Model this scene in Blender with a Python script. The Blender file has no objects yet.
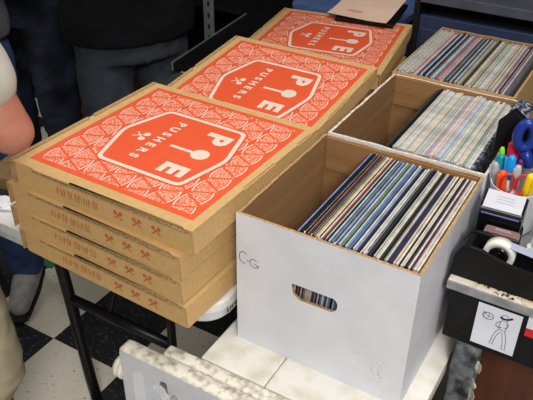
import bpy, bmesh, math, random
from mathutils import Vector, Matrix, noise
R_ = random.Random(7)
sc = bpy.context.scene
COL = sc.collection
PI = math.pi

# ------------------------------------------------------------------ materials
MATS = {}
def rgb(c):
    def f(v):
        v = v / 255.0
        return v / 12.92 if v <= 0.04045 else ((v + 0.055) / 1.055) ** 2.4
    return (f(c[0]), f(c[1]), f(c[2]), 1)
def mat(name, c, rough=0.6, c2=None, scale=40, detail=4, bump=0.0, bscale=None, stretch=(1, 1, 1), metal=0.0, spec=0.4,
        lo=0.35, hi=0.65, trans=0.0, sheen=0.0):
    if name in MATS: return MATS[name]
    m = bpy.data.materials.new(name); m.use_nodes = True
    nt = m.node_tree; n = nt.nodes; l = nt.links
    b = n['Principled BSDF']
    b.inputs['Roughness'].default_value = rough
    b.inputs['Metallic'].default_value = metal
    b.inputs['Specular IOR Level'].default_value = spec
    b.inputs['Transmission Weight'].default_value = trans
    b.inputs['Sheen Weight'].default_value = sheen
    tc = n.new('ShaderNodeTexCoord'); mp = n.new('ShaderNodeMapping')
    mp.inputs['Scale'].default_value = stretch
    l.new(tc.outputs['Object'], mp.inputs['Vector'])
    nz = n.new('ShaderNodeTexNoise'); nz.inputs['Scale'].default_value = scale; nz.inputs['Detail'].default_value = detail
    l.new(mp.outputs['Vector'], nz.inputs['Vector'])
    rp = n.new('ShaderNodeValToRGB')
    rp.color_ramp.elements[0].position = lo; rp.color_ramp.elements[1].position = hi
    rp.color_ramp.elements[0].color = rgb(c2 if c2 else tuple(v * 0.93 for v in c)); rp.color_ramp.elements[1].color = rgb(c)
    l.new(nz.outputs['Fac'], rp.inputs['Fac']); l.new(rp.outputs['Color'], b.inputs['Base Color'])
    if bump:
        bp = n.new('ShaderNodeBump'); bp.inputs['Strength'].default_value = bump; bp.inputs['Distance'].default_value = 0.004
        nb = n.new('ShaderNodeTexNoise'); nb.inputs['Scale'].default_value = bscale or scale; nb.inputs['Detail'].default_value = 5
        l.new(mp.outputs['Vector'], nb.inputs['Vector']); l.new(nb.outputs['Fac'], bp.inputs['Height']); l.new(bp.outputs['Normal'], b.inputs['Normal'])
    MATS[name] = m
    return m

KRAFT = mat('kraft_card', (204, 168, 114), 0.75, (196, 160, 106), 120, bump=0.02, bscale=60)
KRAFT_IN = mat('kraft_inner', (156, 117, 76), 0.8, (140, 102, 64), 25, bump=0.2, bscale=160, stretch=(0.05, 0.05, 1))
KRAFT_EDGE = mat('corrugated_edge', (192, 160, 114), 0.85, (156, 122, 80), 260, detail=2, bump=0.5, bscale=400)
WHITEBOX = mat('white_card', (222, 225, 234), 0.55, (213, 216, 226), 12, bump=0.03, bscale=14)
WHITERIM = mat('worn_white_rim', (226, 224, 222), 0.7, (196, 176, 146), 90)
ORANGE = mat('orange_print', (227, 92, 54), 0.5, (223, 88, 51), 30)
CREAM = mat('cream_print', (230, 212, 196), 0.55, (224, 205, 188), 30)
REDINK = mat('red_ink', (186, 92, 56), 0.7, (176, 104, 64), 90)
INK = mat('black_ink', (36, 34, 44), 0.6)
BLK = mat('black_plastic', (14, 14, 16), 0.5, (10, 10, 12), 90, bump=0.08, bscale=500, spec=0.25)
BLKS = mat('black_gloss', (16, 16, 18), 0.2)
BLKM = mat('black_metal', (15, 14, 15), 0.4, spec=0.5)
BLKDUST = mat('dusty_black', (26, 26, 30), 0.7, (12, 12, 14), 70, lo=0.4, hi=0.85, spec=0.25)
DIRTW = mat('dirty_white_plastic', (228, 226, 218), 0.5, (206, 200, 184), 22, 8, lo=0.3, hi=0.56, bump=0.06, bscale=120)
DIRTRIM = mat('scuffed_white_rim', (226, 222, 210), 0.6, (150, 140, 120), 70, 10, lo=0.28, hi=0.55, bump=0.2, bscale=150)
WPLAS = mat('white_plastic', (216, 220, 228), 0.42, (200, 204, 212), 8)
TABLEW = mat('table_white', (226, 226, 224), 0.5, (214, 214, 212), 60)
TABLEG = mat('table_rim', (206, 208, 210), 0.5, (192, 194, 198), 60)

def slice_mat():
    m = bpy.data.materials.new('slice_print'); m.use_nodes = True
    nt = m.node_tree; n = nt.nodes; l = nt.links; b = n['Principled BSDF']; b.inputs['Roughness'].default_value = 0.5
    tc = n.new('ShaderNodeTexCoord'); v = n.new('ShaderNodeTexVoronoi'); v.feature = 'DISTANCE_TO_EDGE'; v.inputs['Scale'].default_value = 230
    l.new(tc.outputs['Object'], v.inputs['Vector'])
    r = n.new('ShaderNodeValToRGB'); r.color_ramp.elements[0].position = 0.10; r.color_ramp.elements[1].position = 0.18
    r.color_ramp.elements[0].color = rgb((228, 100, 62)); r.color_ramp.elements[1].color = rgb((236, 190, 166))
    l.new(v.outputs['Distance'], r.inputs['Fac']); l.new(r.outputs['Color'], b.inputs['Base Color'])
    return m
SLICE = slice_mat()

def floor_mat():
    m = bpy.data.materials.new('checker_floor_tiles'); m.use_nodes = True
    nt = m.node_tree; n = nt.nodes; l = nt.links; b = n['Principled BSDF']; b.inputs['Roughness'].default_value = 0.42
    tc = n.new('ShaderNodeTexCoord')
    mp = n.new('ShaderNodeMapping'); t = 0.286
    mp.inputs['Scale'].default_value = (1 / t, 1 / t, 1); mp.inputs['Location'].default_value = (0.897 / t, -0.268 / t, 0.5)
    l.new(tc.outputs['Object'], mp.inputs['Vector'])
    ck = n.new('ShaderNodeTexChecker'); ck.inputs['Scale'].default_value = 1.0
    l.new(mp.outputs['Vector'], ck.inputs['Vector'])
    def speck(scale, lo, hi, base, dots, stretch):
        m2 = n.new('ShaderNodeMapping'); m2.inputs['Scale'].default_value = stretch; m2.inputs['Rotation'].default_value = (0, 0, 0.6)
        l.new(tc.outputs['Object'], m2.inputs['Vector'])
        z = n.new('ShaderNodeTexNoise'); z.inputs['Scale'].default_value = scale; z.inputs['Detail'].default_value = 3
        l.new(m2.outputs['Vector'], z.inputs['Vector'])
        r = n.new('ShaderNodeValToRGB'); r.color_ramp.elements[0].position = lo; r.color_ramp.elements[1].position = hi
        r.color_ramp.elements[0].color = rgb(base); r.color_ramp.elements[1].color = rgb(dots)
        l.new(z.outputs['Fac'], r.inputs['Fac']); return r
    w = speck(60, 0.63, 0.72, (232, 226, 210), (150, 142, 128), (1, 1.8, 1))
    k = speck(60, 0.58, 0.74, (38, 38, 42), (124, 124, 124), (1, 2.2, 1))
    mx = n.new('ShaderNodeMix'); mx.data_type = 'RGBA'
    l.new(ck.outputs['Fac'], mx.inputs['Factor']); l.new(k.outputs['Color'], mx.inputs[6]); l.new(w.outputs['Color'], mx.inputs[7])
    l.new(mx.outputs[2], b.inputs['Base Color'])
    return m, ck

# ------------------------------------------------------------------ mesh helpers
def link(name, bm, m, parent=None, smooth=False, loc=None, rot=None):
    me = bpy.data.meshes.new(name)
    bmesh.ops.recalc_face_normals(bm, faces=bm.faces[:])
    bm.to_mesh(me); bm.free()
    for x in (m if isinstance(m, (list, tuple)) else [m]): me.materials.append(x)
    if smooth:
        for p in me.polygons: p.use_smooth = True
    o = bpy.data.objects.new(name, me); COL.objects.link(o)
    if parent: o.parent = parent
    if loc: o.location = loc
    if rot: o.rotation_euler = rot
    return o
def tag(o, label, cat, group=None):
    o['label'] = label; o['category'] = cat
    if group: o['group'] = group
    return o
def thing(name, label, cat, loc=(0, 0, 0), rot=(0, 0, 0), group=None):
    o = bpy.data.objects.new(name, None); COL.objects.link(o); o.empty_display_size = 0.05
    o.location = loc; o.rotation_euler = rot
    return tag(o, label, cat, group)
def box(bm, x0, x1, y0, y1, z0, z1, bev=0.0, mi=0, seg=2):
    t = bmesh.new()
    vs = [t.verts.new((x, y, z)) for z in (z0, z1) for y in (y0, y1) for x in (x0, x1)]
    for f in ((0, 2, 3, 1), (4, 5, 7, 6), (0, 1, 5, 4), (2, 6, 7, 3), (0, 4, 6, 2), (1, 3, 7, 5)):
        t.faces.new([vs[i] for i in f])
    if bev: bmesh.ops.bevel(t, geom=t.edges[:], offset=bev, segments=seg, affect='EDGES', profile=0.5)
    merge(bm, t, mi)
def merge(bm, t, mi=None, M=None):
    bmesh.ops.recalc_face_normals(t, faces=t.faces[:])
    mp = {}
    for v in t.verts: mp[v] = bm.verts.new(M @ v.co if M else v.co)
    for f in t.faces:
        try: g = bm.faces.new([mp[v] for v in f.verts])
        except ValueError: continue
        g.material_index = f.material_index if mi is None else mi
        g.smooth = f.smooth
    t.free()
def prism(bm, pts, a0, a1, axis='z', mi=0, bev=0.0):
    """polygon pts in the plane across axis, extruded a0..a1"""
    def P(p, a):
        return {'z': (p[0], p[1], a), 'y': (p[0], a, p[1]), 'x': (a, p[0], p[1])}[axis]
    t = bmesh.new()
    A = [t.verts.new(P(p, a0)) for p in pts]; B = [t.verts.new(P(p, a1)) for p in pts]
    n = len(pts)
    t.faces.new(A[::-1]); t.faces.new(B)
    for i in range(n): t.faces.new((A[i], A[(i + 1) % n], B[(i + 1) % n], B[i]))
    if bev: bmesh.ops.bevel(t, geom=t.edges[:], offset=bev, segments=2, affect='EDGES', profile=0.5)
    bmesh.ops.triangulate(t, faces=[f for f in t.faces if len(f.verts) > 4])
    merge(bm, t, mi)
def flat(bm, pts, z, mi=0):
    f = bm.faces.new([bm.verts.new((p[0], p[1], z)) for p in pts]); f.material_index = mi
def tube(bm, pts, rad, seg=10, mi=0, flatten=None, cap=True):
    """tube through pts; rad a number, or per-point number / (ra, rb)"""
    pts = [Vector(p) for p in pts]; n = len(pts); rings = []; prev = None
    for i, p in enumerate(pts):
        d = (pts[min(i + 1, n - 1)] - pts[max(i - 1, 0)]).normalized()
        ref = prev if prev is not None else (Vector((1, 0, 0)) if abs(d.x) < 0.8 else Vector((0, 1, 0)))
        u = (ref - d * ref.dot(d)).normalized(); v = d.cross(u); prev = u
        r = rad[i] if isinstance(rad, (list, tuple)) else rad
        ra, rb = r if isinstance(r, (list, tuple)) else (r, r)
        rings.append([bm.verts.new(p + u * (ra * math.cos(2 * PI * k / seg)) + v * (rb * math.sin(2 * PI * k / seg))) for k in range(seg)])
    for a, b in zip(rings, rings[1:]):
        for k in range(seg):
            f = bm.faces.new((a[k], a[(k + 1) % seg], b[(k + 1) % seg], b[k])); f.material_index = mi; f.smooth = True
    if cap:
        for rg, s in ((rings[0], -1), (rings[-1], 1)):
            f = bm.faces.new(rg if s > 0 else rg[::-1]); f.material_index = mi
def lathe(bm, prof, seg=32, M=None, mi=0):
    """(r, z) profile around z"""
    t = bmesh.new(); rings = []
    for r, z in prof:
        rings.append([t.verts.new((r * math.cos(2 * PI * k / seg), r * math.sin(2 * PI * k / seg), z)) for k in range(seg)])
    for a, b in zip(rings, rings[1:]):
        for k in range(seg):
            f = t.faces.new((a[k], a[(k + 1) % seg], b[(k + 1) % seg], b[k])); f.smooth = True
    for rg in (rings[0], rings[-1]):
        t.faces.new(rg)
    bmesh.ops.remove_doubles(t, verts=t.verts[:], dist=1e-6)
    merge(bm, t, mi, M)
def ball(bm, c, r, seg=16, mi=0):
    t = bmesh.new(); bmesh.ops.create_uvsphere(t, u_segments=seg, v_segments=seg // 2 + 2, radius=1)
    for v in t.verts: v.co = Vector((v.co.x * r[0] + c[0], v.co.y * r[1] + c[1], v.co.z * r[2] + c[2]))
    for f in t.faces: f.smooth = True
    merge(bm, t, mi)
def rrect(x0, x1, y0, y1, r, n=6):
    out = []
    for cx, cy, a in ((x1 - r, y1 - r, 0), (x0 + r, y1 - r, 90), (x0 + r, y0 + r, 180), (x1 - r, y0 + r, 270)):
        for k in range(n + 1):
            t = math.radians(a + 90 * k / n); out.append((cx + r * math.cos(t), cy + r * math.sin(t)))
    return out
def round_poly(pts, r, n=5):
    """fillet every corner of polygon; r number or list"""
    out = []; N = len(pts)
    for i in range(N):
        p = Vector(pts[i]); a = Vector(pts[i - 1]); b = Vector(pts[(i + 1) % N])
        rr = r[i] if isinstance(r, (list, tuple)) else r
        u = (a - p).normalized(); v = (b - p).normalized()
        p0 = p + u * rr; p1 = p + v * rr
        for k in range(n + 1):
            t = k / n; out.append(tuple((1 - t) ** 2 * p0 + 2 * t * (1 - t) * p + t * t * p1))
    return out
def ring_face(bm, outer, inner, z, mi=0):
    n = len(outer)
    A = [bm.verts.new((p[0], p[1], z)) for p in outer]; B = [bm.verts.new((p[0], p[1], z)) for p in inner]
    for i in range(n):
        f = bm.faces.new((A[i], A[(i + 1) % n], B[(i + 1) % n], B[i])); f.material_index = mi
def text_bm(s, size, bold=0.0):
    cu = bpy.data.curves.new('txt', 'FONT'); cu.body = s; cu.size = size; cu.align_x = 'CENTER'; cu.align_y = 'CENTER'; cu.offset = bold
    cu.resolution_u = 3
    o = bpy.data.objects.new('txt', cu); COL.objects.link(o)
    dg = bpy.context.evaluated_depsgraph_get()
    me = bpy.data.meshes.new_from_object(o.evaluated_get(dg))
    bpy.data.objects.remove(o); bpy.data.curves.remove(cu)
    bm = bmesh.new(); bm.from_mesh(me); bpy.data.meshes.remove(me)
    return bm
def stroke(bm, pts, w, z=0.0, mi=0):
    """flat pen stroke of width w through 2-D pts, at height z"""
    P = [Vector(p) for p in pts]; L = []; Rr = []
    for i, p in enumerate(P):
        d = (P[min(i + 1, len(P) - 1)] - P[max(i - 1, 0)])
        if d.length < 1e-9: d = Vector((1, 0))
        d.normalize(); nrm = Vector((-d.y, d.x)) * w / 2
        L.append(bm.verts.new((*(p + nrm), z))); Rr.append(bm.verts.new((*(p - nrm), z)))
    for i in range(len(P) - 1):
        f = bm.faces.new((L[i], L[i + 1], Rr[i + 1], Rr[i])); f.material_index = mi
def disc(bm, c, r, z=0.0, mi=0, n=18):
    flat(bm, [(c[0] + r * math.cos(2 * PI * k / n), c[1] + r * math.sin(2 * PI * k / n)) for k in range(n)], z, mi)
def bez(a, b, c, n=8):
    a, b, c = Vector(a), Vector(b), Vector(c)
    return [tuple((1 - t) ** 2 * a + 2 * t * (1 - t) * b + t * t * c) for t in [k / n for k in range(n + 1)]]

# ------------------------------------------------------------------ the setting
FM, CK = floor_mat()
def struct(name, x0, x1, y0, y1, z0, z1, m):
    bm = bmesh.new(); box(bm, x0, x1, y0, y1, z0, z1); o = link(name, bm, m); o['kind'] = 'structure'; return o
struct('floor', -3.6, 3.0, -3.0, 3.6, -0.1, 0.0, FM)
WALLM = mat('painted_wall', (120, 116, 112), 0.8, (112, 108, 104), 5)
struct('wall_back', -3.6, 3.0, 3.6, 3.7, -0.1, 2.8, mat('dark_back_wall', (58, 56, 60), 0.8, (50, 48, 52), 5))
struct('wall_left', -3.7, -3.6, -3.0, 3.6, -0.1, 2.8, WALLM)
struct('wall_right', 3.0, 3.1, -3.0, 3.6, -0.1, 2.8, WALLM)
struct('wall_front', -3.6, 3.0, -3.1, -3.0, -0.1, 2.8, WALLM)
struct('ceiling', -3.6, 3.0, -3.0, 3.6, 2.75, 2.85, mat('ceiling_tile', (226, 224, 220), 0.9))

BZ = 0.688     # top of the white bench
TZ = 0.774     # top of the folding table

# ------------------------------------------------------------------ white bench under the record boxes
def make_bench():
    t = thing('plastic_bench', 'dirty white plastic bench of planks under the record boxes', 'bench', (0.16, 0.5, 0))
    def pl(name, x0, x1, y0, y1, z0, z1, m, bev=0.003):
        bm = bmesh.new(); box(bm, x0 - 0.16, x1 - 0.16, y0 - 0.5, y1 - 0.5, z0, z1, bev); return link(name, bm, m, t)
    pl('plank', -0.03, 0.106, -0.080, 1.16, 0.655, BZ, DIRTW)
    pl('plank', 0.1075, 0.367, -0.080, 1.16, 0.655, BZ, DIRTW)
    for x in (-0.022, 0.315):
        for y in (-0.05, 1.11): pl('leg', x, x + 0.04, y, y + 0.04, 0.0, 0.655, WPLAS)
    pl('rail', -0.022, 0.35, 0.5, 0.53, 0.60, 0.655, WPLAS)
make_bench()

def panel_thing(name, label, x0, x1, y0, y1, z1, recess):
    """moulded plastic panel standing on edge; its face looks to -Y"""
    t = thing(name, label, 'folded table', ((x0 + x1) / 2, (y0 + y1) / 2, 0), group=None)
    cx, cy = (x0 + x1) / 2, (y0 + y1) / 2
    bm = bmesh.new()
    w = (x1 - x0) / 2; d = (y1 - y0) / 2
    if not recess:
        box(bm, -w, w, -d, d, 0.0, z1, 0.006, seg=3)
        link('moulded_panel', bm, DIRTRIM, t)
        return t
    # outer loop, recess loop, hole loop (same count) in x,z
    outer = rrect(-w, w, 0.0, z1, 0.012, 6)
    rec = rrect(-w + 0.030, w - 0.03, 0.05, z1 - 0.034, 0.03, 6)
    rec2 = rrect(-w + 0.042, w - 0.042, 0.062, z1 - 0.046, 0.022, 6)
    hc = (-0.086 - cx, 0.604)
    N = len(outer)
    hole = []
    for p in rec2:
        a = math.atan2(p[1] - (z1 * 0.5), p[0])
        hole.append(p)
    def loop(pts, y): return [bm.verts.new((p[0], y, p[1])) for p in pts]
    def bridge(a, b, mi=0, sm=False):
        for i in range(N):
            f = bm.faces.new((a[i], a[(i + 1) % N], b[(i + 1) % N], b[i])); f.material_index = mi; f.smooth = sm
    oin = rrect(-w + 0.004, w - 0.004, 0.004, z1 - 0.004, 0.010, 6)
    back = loop(oin, d); ob = loop(outer, d - 0.004); of = loop(outer, -d + 0.005); fr = loop(oin, -d)
    r1 = loop(rec, -d); r2 = loop(rec2, -d + 0.016)
    bridge(back, ob, 1, True); bridge(ob, of, 1, True); bridge(of, fr, 1, True); bridge(fr, r1); bridge(r1, r2, 0, True)
    # recess floor with a star shaped hole
    star = []
    for k in range(N):
        a = 2 * PI * (k + 0.5) / N
        rr = 0.024 + 0.006 * math.cos(4 * a)
        star.append((hc[0] + 1.05 * rr * math.cos(a), hc[1] + rr * math.sin(a)))
    s1 = loop(star, -d + 0.016); s2 = loop(star, d)
    # match start angle of the recess loop (starts at +x corner)
    def ed(lp): return [bm.edges.get((lp[i], lp[(i + 1) % N])) or bm.edges.new((lp[i], lp[(i + 1) % N])) for i in range(N)]
    bmesh.ops.triangle_fill(bm, edges=ed(r2) + ed(s1), use_beauty=True)
    bmesh.ops.triangle_fill(bm, edges=ed(back) + ed(s2), use_beauty=True)
    bridge(s1, s2)
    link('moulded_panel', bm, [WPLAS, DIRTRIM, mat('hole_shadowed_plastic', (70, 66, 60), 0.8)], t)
    # ribbed hinge knob at the left end
    bm = bmesh.new()
    M = Matrix.Translation((-w - 0.0005, 0.002, 0.618)) @ Matrix.Scale(0.8, 4) @ Matrix.Rotation(-PI / 2, 4, 'Y')
    lathe(bm, [(0, 0), (0.030, 0), (0.030, 0.006), (0.027, 0.008), (0.027, 0.012), (0.030, 0.014), (0.029, 0.020), (0.024, 0.026), (0, 0.026)], 28, M)
    link('hinge_knob', bm, DIRTW, t, True)
    return t
panel_thing('folded_table', 'white moulded plastic folded table with recess and hole standing at the very front', -0.178, 0.45, -0.143, -0.1105, 0.690, True)
panel_thing('folded_table', 'scuffed white plastic folded table on edge between the bench and the frontmost recessed one', -0.098, 0.36, -0.109, -0.0825, 0.690, False)

# ------------------------------------------------------------------ folding table
def make_table():
    t = thing('folding_table', 'white folding table with black legs under the orange pizza boxes', 'table', (-0.378, 0.58, 0))
    bm = bmesh.new()
    x0, x1, y0, y1 = -0.358, 0.358, -0.630, 0.630
    ox, oy = -0.40 - 0.0, 0.85
    prism(bm, rrect(x0, x1, y0, y1, 0.06, 8), TZ - 0.022, TZ, 'z', bev=0.004)
    link('table_top', bm, TABLEW, t)
    bm = bmesh.new()
    prism(bm, rrect(x0 + 0.006, x1 - 0.006, y0 + 0.006, y1 - 0.006, 0.055, 8), TZ - 0.045, TZ - 0.0215, 'z', bev=0.003)
    tt = link('table_rim', bm, TABLEG, t)
    # printed word on the rim, near right corner
    bm = text_bm('LIFETIME', 0.022, 0.0004)
    link('rim_lettering', bm, INK, tt, loc=(x1 - 0.0055, -0.535, TZ - 0.033), rot=(PI / 2, 0, PI / 2))
    for e in (1, -1):
        yy = -0.44 if e == 1 else 0.44
        for s in (-1, 1):
            bm = bmesh.new()
            xc = -0.056
            xt, xb = (0.228, 0.155)
            if s > 0: xt, xb = 0.150, 0.150
            tube(bm, [(s * xb + xc, yy, 0.0), (s * (xb + (0.012 if s < 0 else 0)) + xc, yy, 0.1), (s * (xb + (0.038 if s < 0 else 0)) + xc, yy, 0.40), (s * xt + xc, yy, TZ - 0.045)], 0.016 if s < 0 else 0.011, 12)
            link('leg', bm, BLKM, t)
        bm = bmesh.new(); tube(bm, [(-0.190 - 0.056, yy, 0.395), (0.150 - 0.056, yy, 0.395)], 0.014, 10); link('crossbar', bm, BLKM, t)
        bm = bmesh.new()
        P = [(-0.108, yy, 0.395), (-0.108, yy + 0.02 * e, 0.45), (-0.095, yy + 0.05 * e, 0.485), (-0.04, yy + 0.10 * e, 0.535), (0.06, yy + 0.26 * e, TZ - 0.045)]
        tube(bm, P, 0.009, 8); link('brace', bm, BLKM, t)
make_table()

# ------------------------------------------------------------------ record boxes
def make_box(name, label, x0, x1, y0, y1, z0, z1, outm, hole=False, jag=0, parent_marks=None, top=None):
    cx, cy = (x0 + x1) / 2, (y0 + y1) / 2
    t = thing(name, label, 'box', (cx, cy, z0))
    w, d, h, T = (x1 - x0) / 2, (y1 - y0) / 2, z1 - z0, 0.0055
    rr = random.Random(jag)
    def wall(nm, axis, u0, u1, a_out, a_in, hole=None, zh=h, dz=0.0):
        """vertical wall: u along the wall, outer face at a_out, inner at a_in"""
        bm = bmesh.new()
        def P(u, a, z): return (u, a, z) if axis == 'x' else (a, u, z)
        def ring(uu, zz, a): return [bm.verts.new(P(u, a, z)) for u, z in zip(uu, zz)]
        n = 26
        us = [u0 + (u1 - u0) * k / n for k in range(n + 1)]
        tops = [zh + 0.0018 * noise.noise((u * 25 + jag * 3.1, jag, a_out * 9)) - 0.001 for u in us]
        if hole is None:
            cols = []
            for u, tz in zip(us, tops):
                cols.append((bm.verts.new(P(u, a_out, 0)), bm.verts.new(P(u, a_out, tz)), bm.verts.new(P(u, a_in, tz)), bm.verts.new(P(u, a_in, 0))))
            for a, b in zip(cols, cols[1:]):
                for i, j, mi in ((0, 1, 0), (1, 2, 2), (2, 3, 1), (3, 0, 1)):
                    f = bm.faces.new((a[i], b[i], b[j], a[j])); f.material_index = mi
            for c in (cols[0], cols[-1]):
                f = bm.faces.new(c); f.material_index = 0
        else:
            hl = hole; N = len(hl)
            cxh = sum(p[0] for p in hl) / N; czh = sum(p[1] for p in hl) / N
            outer = []
            for p in hl:   # cast from hole centre to the wall rectangle
                dx, dz_ = p[0] - cxh, p[1] - czh
                s = min([(u1 - cxh) / dx if dx > 1e-9 else 9e9, (u0 - cxh) / dx if dx < -1e-9 else 9e9,
                         (zh - czh) / dz_ if dz_ > 1e-9 else 9e9, (0 - czh) / dz_ if dz_ < -1e-9 else 9e9])
                outer.append([cxh + dx * s, czh + dz_ * s])
            for cu, cz in ((u0, 0), (u1, 0), (u0, zh), (u1, zh)):   # snap nearest to each corner
                q = min(outer, key=lambda p: (p[0] - cu) ** 2 + (p[1] - cz) ** 2); q[0], q[1] = cu, cz
            vo = {}
            for a, key in ((a_out, 'o'), (a_in, 'i')):
                vo[key] = ([bm.verts.new(P(p[0], a, p[1])) for p in outer], [bm.verts.new(P(p[0], a, p[1])) for p in hl])
            for key, mi in (('o', 0), ('i', 1)):
                A, B = vo[key]
                for i in range(N):
                    f = bm.faces.new((A[i], A[(i + 1) % N], B[(i + 1) % N], B[i])); f.material_index = mi
            for lo, li, edge in ((vo['o'][0], vo['i'][0], True), (vo['o'][1], vo['i'][1], False)):
                for i in range(N):
                    f = bm.faces.new((lo[i], lo[(i + 1) % N], li[(i + 1) % N], li[i]))
                    f.material_index = 0 if edge and min(lo[i].co.z, lo[(i + 1) % N].co.z) < zh - 1e-5 else 2
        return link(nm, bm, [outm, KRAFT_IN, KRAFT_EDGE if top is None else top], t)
    hl = None
    if hole:
        n = 5
        hl = round_poly([(0.111 - cx, 0.182), (0.116 - cx, 0.160), (0.127 - cx, 0.151), (0.190 - cx, 0.153), (0.199 - cx, 0.162), (0.199 - cx, 0.176), (0.193 - cx, 0.183)], 0.004, 5)
    front = wall('front_wall', 'x', -w, w, -d, -d + T, hole=hl)
    back = wall('back_wall', 'x', -w, w, d, d - T)
    wall('side_wall', 'y', -d + T, d - T, -w, -w + T)
    wall('side_wall', 'y', -d + T, d - T, w, w - T)
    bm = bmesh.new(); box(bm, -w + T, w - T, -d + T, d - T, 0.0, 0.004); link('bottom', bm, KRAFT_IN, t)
    # folded liner flaps: second layer of card inside the front and back walls
    for s, nm in ((-1, front), (1, back)):
        bm = bmesh.new()
        a, b = s * (d - T - 0.0006), s * (d - T - 0.0040)
        box(bm, -w + T + 0.004, w - T - 0.004, min(a, b), max(a, b), h - 0.075, h - 0.0035)
        link('folded_flap', bm, [KRAFT_IN, ], nm)
    return t, front
WB, WBF = make_box('record_box', 'white cardboard record box with hand hole and handwritten letters, nearest on the bench', 0.0, 0.329, 0.0, 0.338, BZ, 0.978, WHITEBOX, hole=True, jag=1)
MB_, _ = make_box('record_box', 'half-empty cardboard record box directly behind the front white box', 0.003, 0.331, 0.345, 0.706, BZ, 0.978, WHITEBOX, jag=2, top=WHITERIM)
BB, _ = make_box('record_box', 'brown cardboard record box furthest back, packed with pale sleeves', -0.004, 0.292, 0.713, 1.085, BZ, 0.980, KRAFT, jag=3)

# handwriting C-G on the front wall
bm = bmesh.new()
def arc2(cx, cy, rx, ry, a0, a1, n=14): return [(cx + rx * math.cos(math.radians(a0 + (a1 - a0) * k / n)), cy + ry * math.sin(math.radians(a0 + (a1 - a0) * k / n))) for k in range(n + 1)]
stroke(bm, arc2(0.0145, 0.199, 0.0085, 0.0125, 35, 300), 0.0013)
stroke(bm, [(0.0215, 0.195), (0.0255, 0.194)], 0.0016)
stroke(bm, arc2(0.0365, 0.1935, 0.0085, 0.0090, 50, 345), 0.0013)
stroke(bm, [(0.0365, 0.1925), (0.0455, 0.1915), (0.0445, 0.186)], 0.0013)
o = link('handwriting', bm, INK, WBF, loc=(-0.1645, -0.169 - 0.0004, 0), rot=(PI / 2, 0, 0)); o['label'] = 'handwritten C-G in dark marker'
# scuff print low on the right of the front wall
bm = bmesh.new()
for k in range(26):
    x = 0.268 + R_.random() * 0.028; z = 0.03 + R_.random() * 0.06
    stroke(bm, [(x, z), (x + 0.0006, z + 0.002 + 0.004 * R_.random())], 0.0007)
for k in range(10):
    x = 0.235 + R_.random() * 0.03; z = 0.082 + R_.random() * 0.008
    stroke(bm, [(x, z), (x + 0.002, z - 0.0006)], 0.0007)
link('scuff_mark', bm, mat('scuff_grey', (168, 160, 150), 0.8), WBF, loc=(-0.1645, -0.169 - 0.0004, 0), rot=(PI / 2, 0, 0))
bm = bmesh.new(); ball(bm, (0, 0, 0), (0.0003, 0.003, 0.004), 10)
link('red_spot', bm, mat('red_dot', (214, 50, 36), 0.5), [c for c in WB.children if c.name.startswith('side_wall')][1], loc=(0.1648, 0.06, 0.225))  # small flat red ellipsoid on the right side wall

# ------------------------------------------------------------------ records
PAL = dict(palerose=(214, 190, 188), paletan=(214, 202, 178), palemauve=(178, 158, 172), palesteel=(150, 168, 184), black=(24, 24, 26), charcoal=(58, 58, 62), grey=(128, 130, 134), silver=(188, 193, 198), white=(208, 209, 207), cream=(206, 197, 174),
           ivory=(214, 208, 192), pink=(226, 192, 180), red=(176, 60, 56), maroon=(92, 34, 40), orange=(206, 98, 52), yellow=(228, 186, 70), green=(76, 140, 72),
           blue=(96, 132, 190), periwinkle=(136, 156, 212), navy=(44, 50, 88), steel=(108, 130, 158), brown=(110, 82, 62), tan=(190, 160, 120), mauve=(160, 128, 146),
           paleblue=(190, 204, 218), palegreen=(176, 188, 172), olive=(150, 144, 110), lilac=(182, 172, 194), rose=(206, 150, 154))
def sleeve_mat(c):
    if c == 'speckled':
        return mat('sleeve_speckled', (150, 154, 170), 0.5, (36, 40, 62), 130, 3, lo=0.45, hi=0.62)
    b = PAL[c]
    return mat('sleeve_' + c, b, 0.42, tuple(v * 0.86 for v in b), 45, 3)
INNER = mat('inner_sleeve_paper', (204, 202, 194), 0.7)
def record(colour, x, yb, yw, z0, H, th, lean, label, group, inner=False, dark=False):
    """x: centre of top edge; lean: top displaced this much (+x) from the bottom"""
    r = thing('record_sleeve', label, 'record', (x - lean, yb, z0), (0, math.asin(max(-1, min(1, lean / H))), 0), group)
    bm = bmesh.new()
    box(bm, -th / 2, th / 2, 0, yw, 0, H, min(0.0006, th * 0.25), seg=1)
    link('sleeve', bm, sleeve_mat(colour), r)
    if inner:
        bm = bmesh.new(); box(bm, -0.0006, 0.0006, 0.004, yw - 0.004, H - 0.02, H + 0.0011)
        link('inner_sleeve_or_gap', bm, BLK if dark else INNER, r)  # black strip paints the shaded gap of an open sleeve
ORD = ['first', 'second', 'third', 'fourth', 'fifth', 'sixth', 'seventh', 'eighth', 'ninth', 'tenth', 'eleventh', 'twelfth', 'thirteenth', 'fourteenth', 'fifteenth',
       'sixteenth', 'seventeenth', 'eighteenth', 'nineteenth']
TENS = ['', '', 'twent', 'thirt', 'fort', 'fift', 'sixt', 'sevent']
def ordinal(n):
    if n <= 19: return ORD[n - 1]
    t, u = divmod(n, 10)
    return TENS[t] + ('ieth' if u == 0 else 'y-' + ORD[u - 1])
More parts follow.
